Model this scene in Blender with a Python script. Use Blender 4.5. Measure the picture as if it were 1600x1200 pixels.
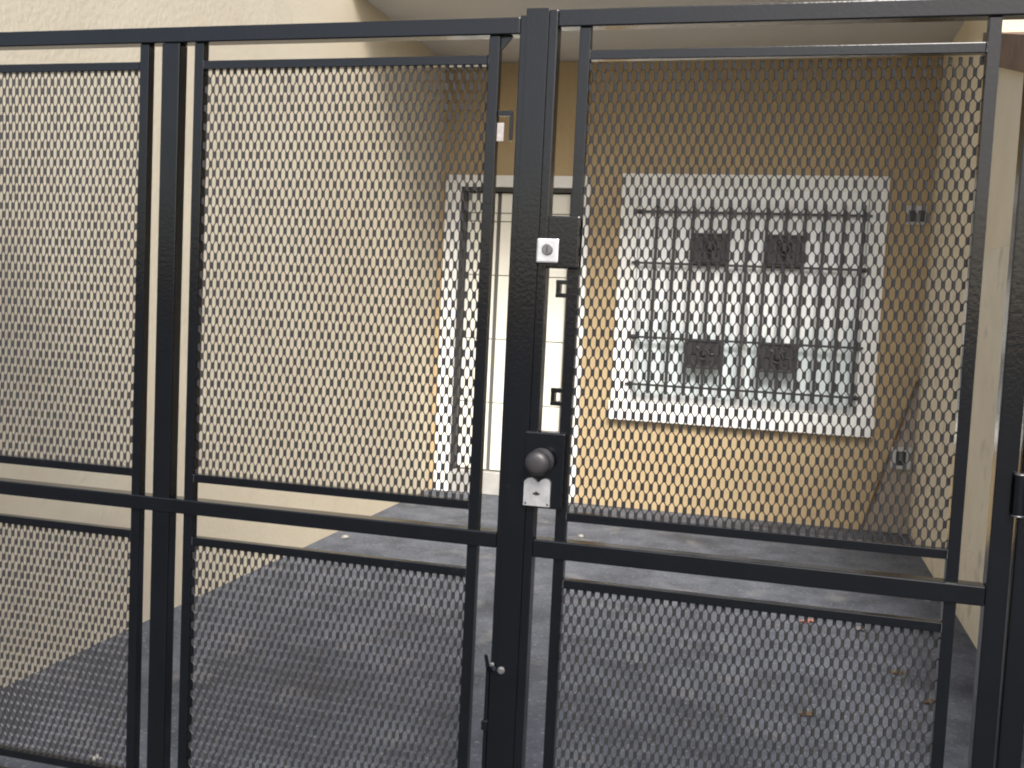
import bpy, bmesh, math, random
from mathutils import Matrix, Vector
random.seed(7)
for o in list(bpy.data.objects): bpy.data.objects.remove(o)
S = bpy.context.scene
C = S.collection

# ------------------------------------------------------------------ camera
YAW, PITCH, ROLL = 0.2563, 0.0712, 0.0471
cy, sy = math.cos(YAW), math.sin(YAW)
fwd = Vector((-sy, cy, 0)); rgt = Vector((cy, sy, 0)); up = Vector((0, 0, 1))
f2 = math.cos(PITCH)*fwd - math.sin(PITCH)*up
u2 = math.cos(PITCH)*up + math.sin(PITCH)*fwd
r2 = math.cos(ROLL)*rgt + math.sin(ROLL)*u2
u3 = -math.sin(ROLL)*rgt + math.cos(ROLL)*u2
cam = bpy.data.objects.new('camera', bpy.data.cameras.new('camera')); C.objects.link(cam)
m = Matrix.Identity(4)
for i in range(3):
    m[i][0] = r2[i]; m[i][1] = u3[i]; m[i][2] = -f2[i]
m[0][3], m[1][3], m[2][3] = 0.1677, -2.2734, 1.4
cam.matrix_world = m
cam.data.sensor_width = 36.0
cam.data.lens = 1583.36/1600*36.0
cam.data.clip_start = 0.05; cam.data.clip_end = 2000
S.camera = cam
S.render.resolution_x, S.render.resolution_y = 1024, 768

# ------------------------------------------------------------------ sky, sun, exposure
SUN_EL, SUN_AZ = math.radians(43), math.radians(161)     # azimuth clockwise from +y: light from behind the camera, to its right
W = bpy.data.worlds.new('World'); S.world = W; W.use_nodes = True
wn, wl = W.node_tree.nodes, W.node_tree.links
bg = wn['Background']
sky = wn.new('ShaderNodeTexSky'); sky.sky_type = 'NISHITA'; sky.sun_disc = False
sky.sun_elevation = SUN_EL; sky.sun_rotation = SUN_AZ
sky.air_density = 1.0; sky.dust_density = 4.0; sky.ozone_density = 1.0
hs = wn.new('ShaderNodeHueSaturation'); hs.inputs['Saturation'].default_value = 0.85
wl.new(sky.outputs[0], hs.inputs['Color']); wl.new(hs.outputs[0], bg.inputs[0])
bg.inputs[1].default_value = 0.10
sl = bpy.data.lights.new('sun', 'SUN'); sl.energy = 2.2; sl.angle = math.radians(24); sl.color = (1.0, 0.975, 0.945)
so = bpy.data.objects.new('sun', sl); C.objects.link(so)
sd = Vector((math.sin(SUN_AZ)*math.cos(SUN_EL), math.cos(SUN_AZ)*math.cos(SUN_EL), math.sin(SUN_EL)))
so.rotation_euler = sd.to_track_quat('Z', 'Y').to_euler(); so.location = (0, 0, 20)
vs = S.view_settings
vs.view_transform = 'Standard'; vs.look = 'None'; vs.exposure = 1.2; vs.gamma = 1.0; vs.use_curve_mapping = False
S.cycles.pixel_filter_type = 'BLACKMAN_HARRIS'; S.cycles.filter_width = 2.0
S.cycles.max_bounces = 10; S.cycles.diffuse_bounces = 6

# ------------------------------------------------------------------ measures (metres; gate plane y = 0)
D = 5.102; XL = -2.392; XR = 1.10; ZC = 3.241; YR = 3.32

# ------------------------------------------------------------------ materials
def lin(c): return c
def mat(name, base, rough=0.6, metal=0.0, spec=0.5, var=None, scale=6.0, bump=0.0, bscale=60.0, rvar=0.0, spots=None, coat=0.0, stretch=(1,1,1)):
    M = bpy.data.materials.new(name); M.use_nodes = True
    n, l = M.node_tree.nodes, M.node_tree.links
    b = n['Principled BSDF']
    b.inputs['Base Color'].default_value = (*base, 1); b.inputs['Roughness'].default_value = rough
    b.inputs['Metallic'].default_value = metal; b.inputs['Specular IOR Level'].default_value = spec
    b.inputs['Coat Weight'].default_value = coat
    tc = n.new('ShaderNodeTexCoord')
    mp = n.new('ShaderNodeMapping'); mp.inputs['Scale'].default_value = stretch
    l.new(tc.outputs['Object'], mp.inputs[0])
    cur = None
    if var:
        nz = n.new('ShaderNodeTexNoise'); nz.inputs['Scale'].default_value = scale; nz.inputs['Detail'].default_value = 8; nz.inputs['Roughness'].default_value = 0.65
        l.new(mp.outputs[0], nz.inputs['Vector'])
        r = n.new('ShaderNodeValToRGB'); r.color_ramp.elements[0].position = 0.34; r.color_ramp.elements[1].position = 0.66
        r.color_ramp.elements[0].color = (*var, 1); r.color_ramp.elements[1].color = (*base, 1)
        l.new(nz.outputs['Fac'], r.inputs[0]); cur = r.outputs[0]
        if rvar:
            mr = n.new('ShaderNodeMapRange'); mr.inputs['To Min'].default_value = rough - rvar; mr.inputs['To Max'].default_value = rough + rvar
            l.new(nz.outputs['Fac'], mr.inputs[0]); l.new(mr.outputs[0], b.inputs['Roughness'])
    for (scol, ssc, lo, hi, amt) in (spots or []):
        nz2 = n.new('ShaderNodeTexNoise'); nz2.inputs['Scale'].default_value = ssc; nz2.inputs['Detail'].default_value = 6
        l.new(mp.outputs[0], nz2.inputs['Vector'])
        mr2 = n.new('ShaderNodeMapRange'); mr2.inputs['From Min'].default_value = lo; mr2.inputs['From Max'].default_value = hi; mr2.inputs['To Max'].default_value = amt
        l.new(nz2.outputs['Fac'], mr2.inputs[0])
        mx = n.new('ShaderNodeMix'); mx.data_type = 'RGBA'
        l.new(mr2.outputs[0], mx.inputs[0])
        if cur: l.new(cur, mx.inputs[6])
        else: mx.inputs[6].default_value = (*base, 1)
        mx.inputs[7].default_value = (*scol, 1); cur = mx.outputs[2]
    if cur: l.new(cur, b.inputs['Base Color'])
    if bump:
        nb = n.new('ShaderNodeTexNoise'); nb.inputs['Scale'].default_value = bscale; nb.inputs['Detail'].default_value = 5
        l.new(tc.outputs['Object'], nb.inputs['Vector'])
        bp = n.new('ShaderNodeBump'); bp.inputs['Strength'].default_value = bump; bp.inputs['Distance'].default_value = 0.01
        l.new(nb.outputs['Fac'], bp.inputs['Height']); l.new(bp.outputs[0], b.inputs['Normal'])
    return M

M_OCHRE = mat('ochre_wall_paint', (0.455, 0.352, 0.208), 0.8, var=(0.405, 0.308, 0.178), scale=1.7, bump=0.4, bscale=45, spec=0.25,
              spots=[((0.33, 0.25, 0.15), 5.0, 0.60, 0.75, 0.5)])
M_CREAM = mat('cream_wall_paint', (0.69, 0.62, 0.48), 0.8, var=(0.64, 0.56, 0.42), scale=1.3, bump=0.22, bscale=38, spec=0.25,
              spots=[((0.57, 0.50, 0.39), 3.2, 0.56, 0.74, 0.5), ((0.50, 0.45, 0.37), 14.0, 0.64, 0.76, 0.35)])
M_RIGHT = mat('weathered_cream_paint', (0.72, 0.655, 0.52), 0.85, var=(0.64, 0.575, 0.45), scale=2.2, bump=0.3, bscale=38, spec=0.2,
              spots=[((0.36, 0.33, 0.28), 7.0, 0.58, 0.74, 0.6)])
M_PATCH = mat('grey_beige_coat', (0.37, 0.315, 0.245), 0.9, var=(0.32, 0.275, 0.22), scale=5, bump=0.4, bscale=60, spec=0.2)
M_CEIL = mat('ceiling_paint', (0.56, 0.55, 0.53), 0.85, var=(0.52, 0.51, 0.49), scale=1.5, bump=0.15, bscale=30, spec=0.2)
M_WHITE = mat('white_trim_paint', (0.84, 0.85, 0.83), 0.55, var=(0.72, 0.72, 0.69), scale=4, bump=0.08, bscale=50,
              spots=[((0.55, 0.52, 0.46), 9.0, 0.62, 0.78, 0.5)])
M_DOOR = mat('white_door_paint', (0.80, 0.79, 0.71), 0.4, var=(0.75, 0.74, 0.66), scale=3)
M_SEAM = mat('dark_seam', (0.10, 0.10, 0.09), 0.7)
M_BLACK = mat('black_enamel', (0.0018, 0.0024, 0.0036), 0.13, spec=0.45, var=(0.0028, 0.0036, 0.0055), scale=14, rvar=0.07, bump=0.05, bscale=120,
              spots=[((0.028, 0.027, 0.028), 30.0, 0.70, 0.80, 0.5)])
M_MESH = mat('black_mesh_paint', (0.017, 0.018, 0.021), 0.40, spec=0.3, var=(0.028, 0.026, 0.025), scale=40)
M_IRON = mat('dark_wrought_iron', (0.020, 0.020, 0.022), 0.5, var=(0.035, 0.032, 0.030), scale=20)
M_CAST = mat('cast_iron_rosette', (0.022, 0.020, 0.021), 0.5, var=(0.014, 0.013, 0.013), scale=25, bump=0.2, bscale=90)
M_STEEL = mat('brushed_steel', (0.74, 0.74, 0.76), 0.34, metal=0.85, var=(0.60, 0.60, 0.62), scale=60, rvar=0.06)
M_ZINC = mat('worn_zinc', (0.22, 0.22, 0.23), 0.4, metal=0.8, var=(0.14, 0.14, 0.14), scale=50)
M_KNOB = mat('grey_knob', (0.020, 0.019, 0.022), 0.42, var=(0.028, 0.026, 0.028), scale=30)
M_HOLE = mat('keyhole_black', (0.01, 0.01, 0.01), 0.7)
M_FLOOR = mat('grey_concrete', (0.122, 0.132, 0.156), 0.88, var=(0.062, 0.068, 0.080), scale=4.2, bump=0.5, bscale=70, spec=0.15,
              spots=[((0.27, 0.265, 0.26), 55.0, 0.58, 0.70, 0.65), ((0.045, 0.045, 0.048), 1.6, 0.56, 0.70, 0.75), ((0.03, 0.03, 0.03), 38.0, 0.64, 0.72, 0.5), ((0.22, 0.215, 0.21), 4.5, 0.58, 0.70, 0.45)])
M_STREET = mat('street_asphalt', (0.055, 0.056, 0.058), 0.85, var=(0.04, 0.04, 0.042), scale=1.2, bump=0.3, bscale=60)
M_STEP = mat('pale_cement', (0.40, 0.39, 0.37), 0.8, var=(0.30, 0.295, 0.285), scale=8, bump=0.25, bscale=60)
M_TILE = mat('brown_clay_coping', (0.20, 0.125, 0.075), 0.8, var=(0.13, 0.085, 0.055), scale=9, bump=0.3, bscale=50)
M_CURT = mat('white_curtain', (0.88, 0.90, 0.90), 0.9, var=(0.82, 0.84, 0.84), scale=3)
M_ALU = mat('aluminium_frame', (0.55, 0.56, 0.56), 0.4, metal=0.6)
M_PLATE = mat('grey_plastic_plate', (0.50, 0.51, 0.50), 0.5, var=(0.42, 0.43, 0.42), scale=30)
M_DARKP = mat('dark_plastic', (0.03, 0.032, 0.035), 0.5)
M_PAPER = mat('white_paper', (0.36, 0.34, 0.33), 0.8, var=(0.27, 0.24, 0.23), scale=70)
M_ROD = mat('brown_rod', (0.16, 0.095, 0.045), 0.6, var=(0.11, 0.065, 0.03), scale=30)
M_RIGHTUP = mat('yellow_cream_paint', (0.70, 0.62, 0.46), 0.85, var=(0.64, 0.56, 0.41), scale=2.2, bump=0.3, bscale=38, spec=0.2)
M_RED = mat('red_scrap', (0.45, 0.13, 0.10), 0.7, var=(0.5, 0.35, 0.3), scale=60)
M_PEB = mat('pale_stone', (0.36, 0.35, 0.32), 0.85, var=(0.26, 0.25, 0.23), scale=40)
M_LEAF = mat('dry_leaf', (0.24, 0.17, 0.08), 0.7, var=(0.16, 0.10, 0.05), scale=50)
M_GLASS = bpy.data.materials.new('window_glass'); M_GLASS.use_nodes = True
_n, _l = M_GLASS.node_tree.nodes, M_GLASS.node_tree.links
_t = _n.new('ShaderNodeBsdfTransparent'); _t.inputs[0].default_value = (0.96, 0.98, 0.98, 1)
_g = _n.new('ShaderNodeBsdfGlossy'); _g.inputs['Roughness'].default_value = 0.03
_x = _n.new('ShaderNodeMixShader')
_x.inputs[0].default_value = 0.05; _l.new(_t.outputs[0], _x.inputs[1]); _l.new(_g.outputs[0], _x.inputs[2])
_l.new(_x.outputs[0], _n['Material Output'].inputs[0])

# ------------------------------------------------------------------ helpers
def bx(bm, x0, x1, y0, y1, z0, z1, bevel=0.0, rot=None):
    t = bmesh.new()
    bmesh.ops.create_cube(t, size=1.0)
    for v in t.verts:
        v.co = Vector(((x0+x1)/2 + v.co.x*(x1-x0), (y0+y1)/2 + v.co.y*(y1-y0), (z0+z1)/2 + v.co.z*(z1-z0)))
    if bevel: bmesh.ops.bevel(t, geom=t.edges[:], offset=bevel, segments=2, affect='EDGES', profile=0.6)
    if rot is not None: bmesh.ops.transform(t, matrix=rot, verts=t.verts)
    me = bpy.data.meshes.new('t'); t.to_mesh(me); t.free(); bm.from_mesh(me); bpy.data.meshes.remove(me)
    return bm
def cyl(bm, p0, p1, r0, r1=None, seg=16):
    p0, p1 = Vector(p0), Vector(p1); d = p1 - p0
    t = bmesh.new()
    bmesh.ops.create_cone(t, cap_ends=True, segments=seg, radius1=r0, radius2=r0 if r1 is None else r1, depth=d.length)
    bmesh.ops.transform(t, matrix=Matrix.Translation((p0+p1)/2) @ d.to_track_quat('Z', 'Y').to_matrix().to_4x4(), verts=t.verts)
    me = bpy.data.meshes.new('t'); t.to_mesh(me); t.free(); bm.from_mesh(me); bpy.data.meshes.remove(me)
    return bm
def lathe(bm, origin, axis, prof, seg=20):
    """prof: list of (distance along axis, radius)"""
    q = Vector(axis).to_track_quat('Z', 'Y').to_matrix(); o = Vector(origin); rings = []
    for (d, r) in prof:
        rings.append([bm.verts.new(o + q @ Vector((r*math.cos(2*math.pi*k/seg), r*math.sin(2*math.pi*k/seg), d))) for k in range(seg)])
    for a, b in zip(rings, rings[1:]):
        for k in range(seg): bm.faces.new((a[k], a[(k+1) % seg], b[(k+1) % seg], b[k]))
    bm.faces.new(rings[-1]); bm.faces.new(rings[0][::-1])
    return bm
def obj(name, bm, material, parent=None, smooth=False):
    bmesh.ops.recalc_face_normals(bm, faces=bm.faces)
    me = bpy.data.meshes.new(name); bm.to_mesh(me); bm.free(); me.materials.append(material)
    if smooth:
        for p in me.polygons: p.use_smooth = True
    o = bpy.data.objects.new(name, me); C.objects.link(o)
    if parent:
        o.parent = parent; o.matrix_parent_inverse = parent_world(parent).inverted()
    return o
def parent_world(p):
    mw = p.matrix_basis.copy()
    if p.parent: mw = parent_world(p.parent) @ p.matrix_parent_inverse @ mw
    return mw
def box(name, dims, material, parent=None, bevel=0.0):
    return obj(name, bx(bmesh.new(), *dims, bevel=bevel), material, parent)
def tag(o, label, cat, group=None):
    o['label'] = label; o['category'] = cat
    if group: o['group'] = group
    return o
def thing(name, label, cat, loc, group=None):
    o = bpy.data.objects.new(name, None); o.location = loc; C.objects.link(o); o.empty_display_size = 0.1
    return tag(o, label, cat, group)
def struct(o): o['kind'] = 'structure'; return o

# ------------------------------------------------------------------ setting: street, driveway
bm = bmesh.new()
bm.faces.new([bm.verts.new(p) for p in ((-400, -400, -0.06), (400, -400, -0.06), (400, 400, -0.06), (-400, 400, -0.06))])
struct(obj('ground', bm, M_STREET))
struct(box('driveway', (XL-0.002, XR+0.002, -0.12, D+0.05, -0.14, 0.0), M_FLOOR, bevel=0.006))
struct(box('pavement', (-9, 9, -1.9, -0.125, -0.14, -0.02), M_STREET, bevel=0.008))

# ------------------------------------------------------------------ left boundary wall
def prism(bm, pts, x0, x1):
    """pts: (y, z) outline, extruded along x"""
    a = [bm.verts.new((x0, y, z)) for y, z in pts]; b = [bm.verts.new((x1, y, z)) for y, z in pts]
    bm.faces.new(a); bm.faces.new(b[::-1])
    for i in range(len(pts)):
        j = (i+1) % len(pts); bm.faces.new((a[i], b[i], b[j], a[j]))
    return bm
lw = thing('boundary_wall', 'tall cream rendered wall running back from the gate on the left', 'wall', (XL-0.1, 2.5, 0))
obj('wall_face', prism(bmesh.new(), [(-0.15, -0.1), (D+0.2, -0.1), (D+0.2, 3.62), (-0.15, 3.62)], XL-0.2, XL), M_CREAM, lw)
box('coping', (XL-0.23, XL+0.03, -0.18, YR-0.01, 3.62, 3.68), M_STEP, lw, bevel=0.006)

# right boundary wall: raking top falling towards the gate, brown coping, then full height under the roof
def ztop(y): return 2.72 + 0.28*(y-3.23)
rwl = thing('boundary_wall', 'pale two-tone wall at the right edge with brown coping falling towards the gate', 'wall', (XR+0.1, 2.5, 0))
YS = 1.85  # unseen front part of the wall, stepped low to let sun in from the right
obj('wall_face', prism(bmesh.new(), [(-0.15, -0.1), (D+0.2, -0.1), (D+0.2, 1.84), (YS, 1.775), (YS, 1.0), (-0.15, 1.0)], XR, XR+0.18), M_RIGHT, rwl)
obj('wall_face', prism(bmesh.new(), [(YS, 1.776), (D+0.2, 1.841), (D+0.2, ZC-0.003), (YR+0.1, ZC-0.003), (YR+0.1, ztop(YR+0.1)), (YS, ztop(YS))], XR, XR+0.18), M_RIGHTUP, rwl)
obj('coping', prism(bmesh.new(), [(YS-0.04, ztop(YS-0.04)+0.001), (YR+0.095, ztop(YR+0.095)+0.001), (YR+0.095, ztop(YR+0.095)+0.155), (YS-0.04, ztop(YS-0.04)+0.155)], XR-0.035, XR+0.215), M_TILE, rwl)
box('coping', (XR-0.03, XR+0.21, -0.19, YS-0.002, 1.001, 1.06), M_STEP, rwl, bevel=0.006)

# ------------------------------------------------------------------ house
def holed_wall(x0, x1, z0, z1, holes, y0, y1):
    bm = bmesh.new()
    xs = sorted({x0, x1, *[h[0] for h in holes], *[h[1] for h in holes]})
    zs = sorted({z0, z1, *[h[2] for h in holes], *[h[3] for h in holes]})
    inh = lambda i, j: any(h[0]-1e-6 <= xs[i] and xs[i+1] <= h[1]+1e-6 and h[2]-1e-6 <= zs[j] and zs[j+1] <= h[3]+1e-6 for h in holes)
    V = {}
    def v(i, j, k):
        if (i, j, k) not in V: V[(i, j, k)] = bm.verts.new((xs[i], (y0, y1)[k], zs[j]))
        return V[(i, j, k)]
    nx, nz = len(xs)-1, len(zs)-1
    solid = lambda i, j: 0 <= i < nx and 0 <= j < nz and not inh(i, j)
    for i in range(nx):
        for j in range(nz):
            if not solid(i, j): continue
            for k in (0, 1): bm.faces.new((v(i, j, k), v(i+1, j, k), v(i+1, j+1, k), v(i, j+1, k)))
            if not solid(i-1, j): bm.faces.new((v(i, j, 0), v(i, j+1, 0), v(i, j+1, 1), v(i, j, 1)))
            if not solid(i+1, j): bm.faces.new((v(i+1, j, 0), v(i+1, j+1, 0), v(i+1, j+1, 1), v(i+1, j, 1)))
            if not solid(i, j-1): bm.faces.new((v(i, j, 0), v(i+1, j, 0), v(i+1, j, 1), v(i, j, 1)))
            if not solid(i, j+1): bm.faces.new((v(i, j+1, 0), v(i+1, j+1, 0), v(i+1, j+1, 1), v(i, j+1, 1)))
    return bm
house = thing('house', 'ochre painted house with a white framed door and barred window under a carport roof', 'house', (-0.6, D+0.1, 0))
WX0, WX1, WZ0, WZ1 = -0.875, 0.70, 0.79, 2.325           # window opening
DX0, DX1, DZ0, DZ1 = -2.228, -1.345, 0.0, 2.325          # door opening
obj('wall', holed_wall(XL+0.001, XR-0.001, -0.05, ZC-0.004, [(WX0, WX1, WZ0, WZ1), (DX0, DX1, -0.05, DZ1)], D, D+0.2), M_OCHRE, house)
box('ceiling_slab', (XL+0.002, XR+0.30, YR, 9.2, ZC, ZC+0.16), M_CEIL, house, bevel=0.008)
box('side_wall', (XL-0.2, XL-0.001, D+0.21, 9.0, -0.1, ZC-0.005), M_OCHRE, house)
box('side_wall', (XR+0.001, XR+0.18, D+0.21, 9.0, -0.1, ZC-0.005), M_OCHRE, house)
box('rear_wall', (XL, XR, 8.8, 9.0, -0.1, ZC-0.005), M_OCHRE, house)
# greyer patch in the lower right corner, cut on a slant
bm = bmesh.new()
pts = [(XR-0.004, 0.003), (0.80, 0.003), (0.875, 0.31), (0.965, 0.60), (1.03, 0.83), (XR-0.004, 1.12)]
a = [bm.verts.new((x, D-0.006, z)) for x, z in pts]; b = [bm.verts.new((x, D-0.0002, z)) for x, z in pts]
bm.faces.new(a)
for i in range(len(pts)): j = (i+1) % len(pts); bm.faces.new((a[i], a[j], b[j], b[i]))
obj('grey_patch', bm, M_PATCH, house)

# window
def part_empty(name, loc, parent):
    o = bpy.data.objects.new(name, None); C.objects.link(o); o.empty_display_size = 0.1; o.location = loc; o.parent = parent
    o.matrix_parent_inverse = parent_world(parent).inverted(); return o
win = part_empty('window', ((WX0+WX1)/2, D, WZ0), house)
TX0, TX1, TZ0, TZ1 = -1.005, 0.817, 0.652, 2.432
ty0, ty1 = D-0.035, D+0.002
box('trim', (TX0, TX1, ty0, ty1, WZ1-0.004, TZ1), M_WHITE, win, bevel=0.005)
box('trim', (TX0, WX0+0.004, ty0+0.002, ty1, WZ0+0.001, WZ1-0.004), M_WHITE, win, bevel=0.004)
box('trim', (WX1-0.004, TX1, ty0+0.002, ty1, WZ0+0.001, WZ1-0.004), M_WHITE, win, bevel=0.004)
box('sill', (TX0-0.01, TX1+0.01, ty0-0.025, D+0.005, TZ0, WZ0+0.0), M_WHITE, win, bevel=0.006)
fy0, fy1 = D+0.006, D+0.036
xm = (WX0+WX1)/2
bm = bmesh.new()
bx(bm, WX0+0.002, WX1-0.002, fy0, fy1, WZ1-0.04, WZ1-0.002); bx(bm, WX0+0.002, WX1-0.002, fy0, fy1, WZ0+0.002, WZ0+0.045)
bx(bm, WX0+0.002, WX0+0.042, fy0+.001, fy1-.001, WZ0+0.045, WZ1-0.04); bx(bm, WX1-0.042, WX1-0.002, fy0+.001, fy1-.001, WZ0+0.045, WZ1-0.04)
bx(bm, xm-0.025, xm+0.025, fy0+.001, fy1-.001, WZ0+0.045, WZ1-0.04)
obj('frame', bm, M_ALU, win)
for x0, x1 in ((WX0+0.043, xm-0.026), (xm+0.026, WX1-0.043)):
    box('pane', (x0, x1, fy0+0.012, fy0+0.016, WZ0+0.046, WZ1-0.041), M_GLASS, win)
bm = bmesh.new(); N = 150                                       # pleated curtain close behind the glass
rows = []
for i in range(N+1):
    t = i/N; x = WX0+0.01 + (WX1-WX0-0.02)*t
    y = D+0.050 + 0.006*math.sin(t*math.pi*2*17+0.6*math.sin(t*23)) + 0.003*math.sin(t*61)
    rows.append((bm.verts.new((x, y, WZ0-0.02)), bm.verts.new((x, D+0.050+(y-D-0.19)*0.6, WZ1+0.02))))
for p, q in zip(rows, rows[1:]): bm.faces.new((p[0], q[0], q[1], p[1]))
obj('curtain', bm, M_CURT, win, smooth=True)
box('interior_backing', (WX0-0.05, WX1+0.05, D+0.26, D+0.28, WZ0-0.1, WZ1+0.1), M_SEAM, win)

# wrought iron window grille
gr = part_empty('window_grille', (xm, D-0.02, WZ0), house)
gy = D-0.045
HB = (2.162, 1.795, 1.262, 0.918)
gx = -0.098; gp = 0.1272
for z in HB:
    box('crossbar', (WX0-0.03, WX1+0.02, gy-0.006, gy+0.006, z-0.008, z+0.008), M_IRON, gr, bevel=0.002)
bar_me = None
for k in range(-5, 7):
    x = gx + gp*k
    if bar_me is None:
        o = box('bar', (-0.0110, 0.0110, -0.0085, 0.0085, 0, 2.232-0.858), M_IRON, gr, bevel=0.002); bar_me = o.data
    else:
        o = bpy.data.objects.new('bar', bar_me); C.objects.link(o); o.parent = gr; o.matrix_parent_inverse = parent_world(gr).inverted()
    o.location = (x, gy-0.0155, 0.858)
for x in (WX0+0.005, WX1-0.015):                                # anchors into the trim
    for z in HB: box('anchor', (x-0.02, x+0.02, gy+0.0065, D+0.02, z-0.016, z+0.016), M_IRON, gr, bevel=0.003)
def rosette():
    bm = bmesh.new(); h = 0.124
    bx(bm, -h, h, -0.008, 0.0, -0.104, 0.104, bevel=0.002)
    for a0, a1, b0, b1 in ((-h, h, 0.086, 0.104), (-h, h, -0.104, -0.086), (-h, -h+0.018, -0.086, 0.086), (h-0.018, h, -0.086, 0.086)):
        bx(bm, a0+.001, a1-.001, -0.018, -0.0085, b0+.001, b1-.001, bevel=0.003)
    lathe(bm, (0, -0.008, 0), (0, -1, 0), [(0, .050), (.006, .046), (.007, .034), (.004, .028), (.012, .024), (.022, .008)], 16)
    for k in range(8):                                           # petals round the boss
        a = k*math.pi/4
        cyl(bm, (0.052*math.cos(a), -0.009, 0.052*math.sin(a)), (0.078*math.cos(a), -0.010, 0.078*math.sin(a)), 0.012, 0.004, 8)
    return bm
ro = obj('rosette', rosette(), M_CAST, gr); ros = [ro]
for k in range(3):
    o = bpy.data.objects.new('rosette', ro.data); C.objects.link(o); o.parent = gr; o.matrix_parent_inverse = parent_world(gr).inverted(); ros.append(o)
for o, (x, z) in zip(ros, ((gx-2*gp, 1.912), (gx+2*gp, 1.914), (gx-2*gp, 1.163), (gx+2*gp, 1.166))): o.location = (x, gy-0.026, z)

# door
dr = part_empty('door', ((DX0+DX1)/2, D, 0), house)
box('trim', (-2.345, -1.238, ty0, ty1, DZ1-0.004, 2.408), M_WHITE, dr, bevel=0.005)
box('trim', (-2.345, DX0+0.004, ty0+0.002, ty1, 0.002, DZ1-0.004), M_WHITE, dr, bevel=0.004)
box('trim', (DX1-0.004, -1.238, ty0+0.002, ty1, 0.002, DZ1-0.004), M_WHITE, dr, bevel=0.004)
bm = bmesh.new()
bx(bm, DX0+0.001, DX0+0.042, D-0.012, D+0.09, 0.176, DZ1-0.036); bx(bm, DX1-0.040, DX1-0.001, D-0.012, D+0.09, 0.176, DZ1-0.036)
bx(bm, DX0+0.001, DX1-0.001, D-0.014, D+0.09, DZ1-0.034, DZ1-0.001)
obj('black_frame', bm, M_IRON, dr)
box('backing', (DX0+0.043, DX1-0.041, D+0.055, D+0.075, 0.178, DZ1-0.037), M_SEAM, dr)
zz = (0.182, 0.70, 1.186, 1.668, 2.072, 2.135, 2.285)
for (x0, x1) in ((DX0+0.046, -1.952), (-1.922, DX1-0.044)):
    for z0, z1 in zip(zz, zz[1:]):
        box('panel', (x0, x1, D+0.036, D+0.0545, z0+0.003, z1-0.003), M_DOOR, dr, bevel=0.004)
box('threshold', (DX0+0.006, DX1-0.006, D-0.02, D+0.12, 0.002, 0.174), M_STEP, dr, bevel=0.006)

# small electrical plates by the right corner
sw = thing('switch_plate', 'small grey plate with two dark buttons high beside the window', 'switch', (1.0, D, 2.11))
box('plate', (0.935, 1.066, D-0.022, D-0.0005, 2.112, 2.238), M_PLATE, sw, bevel=0.004)
for x in (0.972, 1.032): box('button', (x-0.021, x+0.021, D-0.034, D-0.0225, 2.132, 2.208), M_DARKP, sw, bevel=0.004)
el = thing('outlet_box', 'pale outlet box with a dark socket low in the right corner', 'outlet', (1.01, D, 0.45))
bm = bmesh.new()
for d in ((0.95, 1.08, 0.572, 0.600), (0.95, 1.08, 0.452, 0.474), (0.95, 0.982, 0.474, 0.572), (1.048, 1.08, 0.474, 0.572)):
    bx(bm, d[0], d[1], D-0.045, D-0.0065, d[2], d[3], bevel=0.002)
obj('case', bm, M_PLATE, el)
box('socket', (0.983, 1.047, D-0.030, D-0.007, 0.475, 0.571), M_DARKP, el, bevel=0.002)
cb = tag(obj('wall_rod', cyl(bmesh.new(), (1.085, D-0.020, 1.06), (0.795, D-0.020, 0.012), 0.009, seg=10), M_ROD), 'brown cable slanting down the back wall past the outlet box', 'rod')  # thin brown cylinder along the slanting edge of the patch

# ------------------------------------------------------------------ gate
PW = 0.0245          # row pitch scale set below
MP, MH = 0.0197, 0.0228
TH = math.radians(38)
def mesh_sheet(x0, x1, z0, z1, y, parent, phase=0.0):
    """expanded steel: staggered upright knuckles joined by slanting strands, every ribbon tilted about the vertical"""
    V, F = [], []; yb = y; ph = random.uniform(0, 6)
    ct, st = math.cos(TH), math.sin(TH)
    def ribbon(p, q, w, t):
        n = len(V)
        for c in (p, q):
            for a, b in ((-w, -t), (w, -t), (w, t), (-w, t)):
                V.append((c[0] + a*ct - b*st, c[1] + a*st + b*ct, c[2]))
        for k in range(4): F.append((n+k, n+(k+1) % 4, n+4+(k+1) % 4, n+4+k))
    j = 0; z = z0 + 0.004; kl = 0.0080
    while z < z1:
        i = 0; x = x0 + (MP/2 if j % 2 else 0.0) + phase
        while x < x1:
            y = yb + 0.0022*math.sin(x*8.3+z*4.1+ph) + 0.0014*math.sin(z*13-x*3+ph)
            jx = random.uniform(-.0006, .0006); jy = random.uniform(-.0006, .0006)
            ribbon((x+jx, y+jy, max(z-kl, z0)), (x+jx, y+jy, min(z+kl, z1)), 0.0043*random.uniform(.88, 1.1), 0.0014)
            if z + MH - kl < z1:
                for s in (-1, 1):
                    xe = x + s*MP/2
                    if x0 - 0.004 < xe < x1 + 0.004:
                        ribbon((x+s*0.0014, y+s*0.0008, z+kl-0.0012), (xe-s*0.0014, y-s*0.0008, z+MH-kl+0.0012), 0.0013, 0.0010)
            x += MP; i += 1
        z += MH; j += 1
    me = bpy.data.meshes.new('expanded_mesh'); me.from_pydata(V, [], F); me.materials.append(M_MESH); me.update()
    o = bpy.data.objects.new('expanded_mesh', me); C.objects.link(o); o.parent = parent; o.matrix_parent_inverse = parent_world(parent).inverted()
    return o
def rail(name, x0, x1, z, h, g, dep=0.019, bev=0.003): return box(name, (x0, x1, -dep, dep, z-h/2, z+h/2), M_BLACK, g, bevel=bev)
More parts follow.
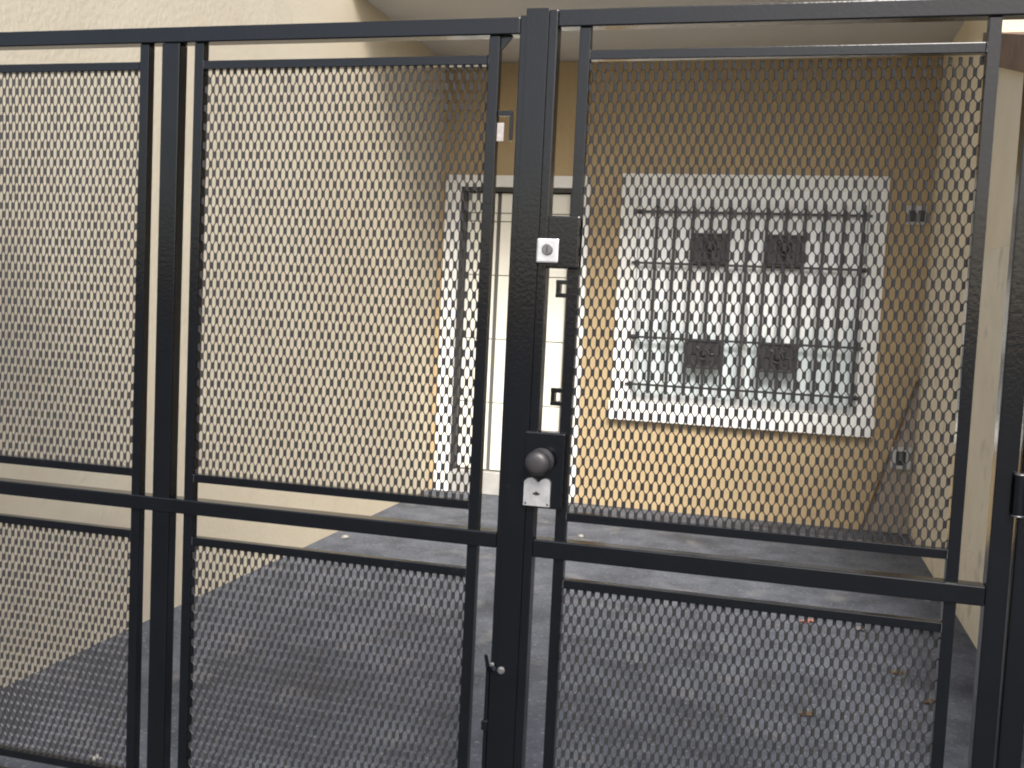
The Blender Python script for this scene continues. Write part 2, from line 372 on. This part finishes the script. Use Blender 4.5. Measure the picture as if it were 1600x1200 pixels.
def stile(name, x, w, z0, z1, g, dep=0.019, bev=0.003): return box(name, (x-w/2, x+w/2, -dep, dep, z0, z1), M_BLACK, g, bevel=bev)
BEAD = None
def weld_bead(x, z, g):
    global BEAD
    if BEAD is None:
        bm = bmesh.new()
        for k in range(5):
            t = bmesh.new(); bmesh.ops.create_icosphere(t, subdivisions=1, radius=0.0034)
            for v in t.verts: v.co = Vector((v.co.x, v.co.y*0.55, v.co.z)) + Vector((random.uniform(-.0006, .0006), 0, -0.0085+0.0042*k))
            me = bpy.data.meshes.new('t'); t.to_mesh(me); t.free(); bm.from_mesh(me); bpy.data.meshes.remove(me)
        BEAD = bpy.data.meshes.new('weld_bead'); bm.to_mesh(BEAD); bm.free(); BEAD.materials.append(M_BLACK)
        for p in BEAD.polygons: p.use_smooth = True
    o = bpy.data.objects.new('weld_bead', BEAD); C.objects.link(o); o.parent = g; o.matrix_parent_inverse = parent_world(g).inverted()
    o.location = (x, -0.0108, z)
def panel_bars(x0, x1, g, zs):
    zt, z2, z3, zb = zs
    for z in (zt, z2, z3, zb): box('panel_bar', (x0, x1, -0.0105, 0.0105, z-0.0105, z+0.0105), M_BLACK, g, bevel=0.0015); weld_bead(x0, z, g); weld_bead(x1, z, g)
    mesh_sheet(x0+0.001, x1-0.001, z2+0.011, zt-0.011, 0.0, g)
    mesh_sheet(x0+0.001, x1-0.001, zb+0.011, z3-0.011, 0.0, g)

# left leaf: two mesh bays with a stout stile between
gl = thing('gate_leaf', 'black steel gate leaf with two expanded mesh bays, left of the lock', 'gate', (-1.35, 0, 0.03))
ZT, ZM, ZB = 2.0437, 0.866, 0.058
LX = -2.335
PZ = (1.971, 0.9405, 0.778, 0.132)
stile('stile', LX+0.02, 0.04, 0.03, ZT+0.019, gl)
stile('stile', -1.338, 0.050, ZB+0.020, ZT-0.0195, gl, dep=0.0175)
stile('lock_stile', -0.4225, 0.041, 0.03, ZT+0.022, gl, dep=0.0205)
rail('top_rail', LX+0.041, -0.4435, ZT, 0.038, gl); rail('middle_rail', LX+0.041, -0.4435, ZM, 0.037, gl, dep=0.0205); rail('bottom_rail', LX+0.041, -0.4435, ZB, 0.038, gl)
for x in (-2.250, -1.416, -1.262, -0.504):
    box('panel_stile', (x-0.0125, x+0.0125, -0.0125, 0.0125, ZB+0.0195, ZT-0.0195), M_BLACK, gl, bevel=0.0015)
panel_bars(-2.2373, -1.4287, gl, PZ)
panel_bars(-1.2493, -0.5167, gl, PZ)
box('cover_strip', (-0.428, -0.376, -0.0265, -0.0210, 0.035, 2.079), M_BLACK, gl, bevel=0.0012)
# stop bracket and paper tag on the inner panel stile, weld tab in the top corner
sb = box('stop_bracket', (-0.4910, -0.4560, -0.004, 0.004, 1.846, 1.858), M_BLACK, gl, bevel=0.001)
box('hook', (-0.4625, -0.4545, -0.004, 0.004, 1.790, 1.8455), M_BLACK, sb, bevel=0.001, )
box('tag', (-0.4905, -0.4745, -0.006, -0.001, 1.788, 1.830), M_PAPER, gl, bevel=0.001)
bm = bmesh.new()
bm2 = [(-0.4913, 2.024), (-0.4640, 2.024), (-0.4913, 1.992)]
a = [bm.verts.new((x, -0.004, z)) for x, z in bm2]; b = [bm.verts.new((x, 0.004, z)) for x, z in bm2]
bm.faces.new(a); bm.faces.new(b[::-1])
for i in range(3): j = (i+1) % 3; bm.faces.new((a[i], b[i], b[j], a[j]))
obj('corner_gusset', bm, M_BLACK, gl)
# drop bolt low on the lock stile
db = obj('drop_bolt', cyl(bmesh.new(), (-0.4500, -0.012, 0.12), (-0.4500, -0.012, 0.56), 0.0055, seg=10), M_BLACK, gl)
obj('bolt_handle', cyl(cyl(bmesh.new(), (-0.4500, -0.014, 0.556), (-0.4300, -0.034, 0.566), 0.0055, seg=10), (-0.4510, -0.014, 0.560), (-0.4570, -0.016, 0.590), 0.005, 0.004, seg=10), M_BLACK, db)
bm = bmesh.new()
lathe(bm, (-0.4145, -0.0270, 0.562), (0.1, -1, 0), [(0, .009), (.004, .009), (.005, .0055), (.010, .0055)], 10)
lathe(bm, (-0.4385, -0.0210, 0.570), (0, -1, 0), [(0, .006), (.004, .006), (.005, .003)], 10)
obj('bolt_screw', bm, M_ZINC, db)
for z in (0.20, 0.42): box('bolt_keeper', (-0.4595, -0.4435, -0.021, -0.003, z-0.012, z+0.012), M_BLACK, db, bevel=0.002)

# right leaf: one mesh bay, lock side at the middle
g2 = thing('gate_leaf', 'black steel gate leaf with one expanded mesh bay, hung on the right post', 'gate', (0.12, 0, 0.03))
ZT2, ZM2 = 2.0575, 0.857
PZ2 = (1.978, 0.9355, 0.7785, 0.132)
stile('lock_stile', -0.3765, 0.041, 0.03, ZT2+0.019, g2, dep=0.0200)
stile('hinge_stile', 0.633, 0.043, 0.03, ZT2+0.019, g2, dep=0.0205)
rail('top_rail', -0.3555, 0.611, ZT2, 0.038, g2); rail('middle_rail', -0.3555, 0.611, ZM2, 0.042, g2, dep=0.0205); rail('bottom_rail', -0.3555, 0.611, ZB, 0.038, g2)
for x in (-0.2945, 0.5465):
    box('panel_stile', (x-0.0125, x+0.0125, -0.0125, 0.0125, ZB+0.0195, ZT2-0.0195), M_BLACK, g2, bevel=0.0015)
panel_bars(-0.2818, 0.5338, g2, PZ2)
# C shaped keeper tabs on the panel stile
for z in (1.457, 1.210):
    bm = bmesh.new()
    bx(bm, -0.3330, -0.3073, -0.012, 0.012, z+0.010, z+0.020, bevel=.001); bx(bm, -0.3330, -0.3073, -0.012, 0.012, z-0.020, z-0.010, bevel=.001)
    bx(bm, -0.3325, -0.3235, -0.011, 0.011, z-0.0098, z+0.0098)
    obj('keeper_tab', bm, M_BLACK, g2)
# upper lock
lk = box('upper_lock', (-0.356, -0.282, -0.026, 0.014, 1.502, 1.620), M_BLACK, g2, bevel=0.004)
box('keyhole_plate', (-0.3765, -0.3255, -0.0365, -0.0270, 1.513, 1.568), M_STEEL, lk, bevel=0.004)
lathe(bm := bmesh.new(), (-0.351, -0.0366, 1.543), (0, -1, 0), [(0, .0125), (.004, .0125), (.0052, .011)], 20)
obj('cylinder', bm, M_ZINC, lk)
box('key_slot', (-0.3520, -0.3500, -0.0424, -0.0415, 1.536, 1.550), M_HOLE, lk)
# lower lock with knob
lk2 = box('lower_lock', (-0.385, -0.290, -0.0285, 0.014, 0.953, 1.129), M_BLACK, g2, bevel=0.004)
lathe(bm := bmesh.new(), (-0.3425, -0.0290, 1.063), (0, -1, 0), [(0, .030), (.004, .030), (.007, .013), (.018, .012), (.024, .022), (.032, .0285), (.042, .0290), (.050, .0255), (.054, .016), (.055, .006)], 28)
obj('knob', bm, M_KNOB, lk2, smooth=True)
bm = bmesh.new()
out = [(-0.379, 0.959), (-0.317, 0.959), (-0.317, 1.014), (-0.321, 1.021), (-0.330, 1.024), (-0.339, 1.020), (-0.344, 1.014), (-0.349, 1.014), (-0.354, 1.020), (-0.362, 1.024), (-0.372, 1.021), (-0.379, 1.014)]
a = [bm.verts.new((x, -0.0365, z)) for x, z in out]; b = [bm.verts.new((x, -0.0290, z)) for x, z in out]
bm.faces.new(a)
for i in range(len(out)): j = (i+1) % len(out); bm.faces.new((a[i], a[j], b[j], b[i]))
obj('keyhole_plate', bm, M_STEEL, lk2)
bm = bmesh.new()
lathe(bm, (-0.349, -0.0366, 0.988), (0, -1, 0), [(0, .0045), (.0012, .0045)], 12); bx(bm, -0.357, -0.341, -0.0376, -0.0367, 0.985, 0.9895)
obj('key_slot', bm, M_HOLE, lk2)
for x, z in ((-0.374, 0.964), (-0.322, 0.964)):
    obj('plate_screw', lathe(bmesh.new(), (x, -0.0366, z), (0, -1, 0), [(0, .0032), (.0014, .0026)], 10), M_ZINC, lk2)

# post with hinges
gp_ = thing('gate_post', 'black steel gate post at the right edge carrying the hinges', 'gate post', (0.682, 0, 0))
box('post_tube', (0.6595, 0.705, -0.0275, 0.0275, 0.0005, 2.30), M_BLACK, gp_, bevel=0.004)
for z in (0.30, 1.076, 1.86):
    h = obj('hinge', cyl(bmesh.new(), (0.657, -0.0315, z-0.040), (0.657, -0.0315, z+0.040), 0.0115, seg=18), M_BLACK, gp_)
    for s in (-1, 1):
        obj('hinge_washer', lathe(bmesh.new(), (0.657, -0.0315, z + s*0.0405 - (0.004 if s < 0 else 0)), (0, 0, 1), [(0, .0118), (.003, .0118), (.004, .009)], 18), M_ZINC, h, smooth=True)
fx = thing('fixed_railing', 'narrow black steel railing between the hinge post and the right wall', 'railing', (0.9, 0, 0))  # unseen infill beside the post, made of open bars so the sun passes
for z in (0.10, 0.857, 2.0): box('rail', (0.7055, XR-0.001, -0.016, 0.016, z-0.016, z+0.016), M_BLACK, fx, bevel=0.002)
for x in (0.80, 0.90, 1.00): box('bar', (x-0.008, x+0.008, -0.008, 0.008, 0.117, 1.983), M_BLACK, fx, bevel=0.001)
tag(box('gate_post', (XL+0.0005, XL+0.052, -0.0275, 0.0275, 0.0005, 2.10), M_BLACK, bevel=0.004), 'black steel post fixed to the cream left wall', 'gate post')

# ------------------------------------------------------------------ small litter on the driveway
def pebble(r, flat=0.6):
    bm = bmesh.new(); bmesh.ops.create_icosphere(bm, subdivisions=2, radius=r)
    for v in bm.verts: v.co = Vector((v.co.x*random.uniform(.85, 1.2), v.co.y*random.uniform(.8, 1.1), v.co.z*flat*random.uniform(.9, 1.1) + r*flat*0.8))
    return bm
def litter(name, bm, M, x, y, label, cat):
    o = tag(obj(name, bm, M), label, cat, 'litter on the driveway'); o.location = (x, y, 0.001); o.rotation_euler.z = random.uniform(0, 6); return o
litter('pebble', pebble(0.020), M_PEB, -2.27, 3.27, 'pale pebble on the driveway against the left wall', 'pebble')
litter('pebble', pebble(0.018), M_PEB, -0.967, 3.953, 'pale pebble on the driveway just right of the lock', 'pebble')
litter('pebble', pebble(0.016), M_PEB, -1.735, 0.276, 'pale pebble just behind the bottom bar of the left bay', 'pebble')
def scrap(a, b):
    bm = bmesh.new(); n = 6; g = [[bm.verts.new((a*(i/n-.5)+random.uniform(-.003, .003), b*(j/n-.5)+random.uniform(-.003, .003), 0.004+0.012*abs(math.sin(i*1.3+j*.7))*random.uniform(.5, 1))) for j in range(n+1)] for i in range(n+1)]
    for i in range(n):
        for j in range(n): bm.faces.new((g[i][j], g[i+1][j], g[i+1][j+1], g[i][j+1]))
    bmesh.ops.solidify(bm, geom=bm.faces[:], thickness=0.0012)
    return bm
litter('plastic_scrap', scrap(0.075, 0.035), M_RED, 0.377, 2.645, 'crumpled red scrap lying on the driveway behind the right leaf', 'scrap')
litter('paper_scrap', scrap(0.05, 0.04), M_PAPER, 0.614, 2.622, 'crumpled white scrap right of the red scrap', 'scrap')
o = litter('wood_strip', bx(bmesh.new(), -0.013, 0.013, -0.16, 0.16, 0, 0.012, bevel=.002), M_PAPER, 0.985, 3.45, 'pale flat strip lying along the foot of the right wall', 'strip'); o.rotation_euler.z = 0.05
for k, (x, y) in enumerate(((0.72, 2.05), (0.80, 1.75), (0.35, 1.45))):
    litter('dry_leaf', scrap(0.055, 0.03), M_LEAF, x, y, ('dry leaf nearest the red scrap on the driveway', 'dry leaf nearest the right wall on the driveway', 'dry leaf lying nearest the gate on the right')[k], 'leaf')
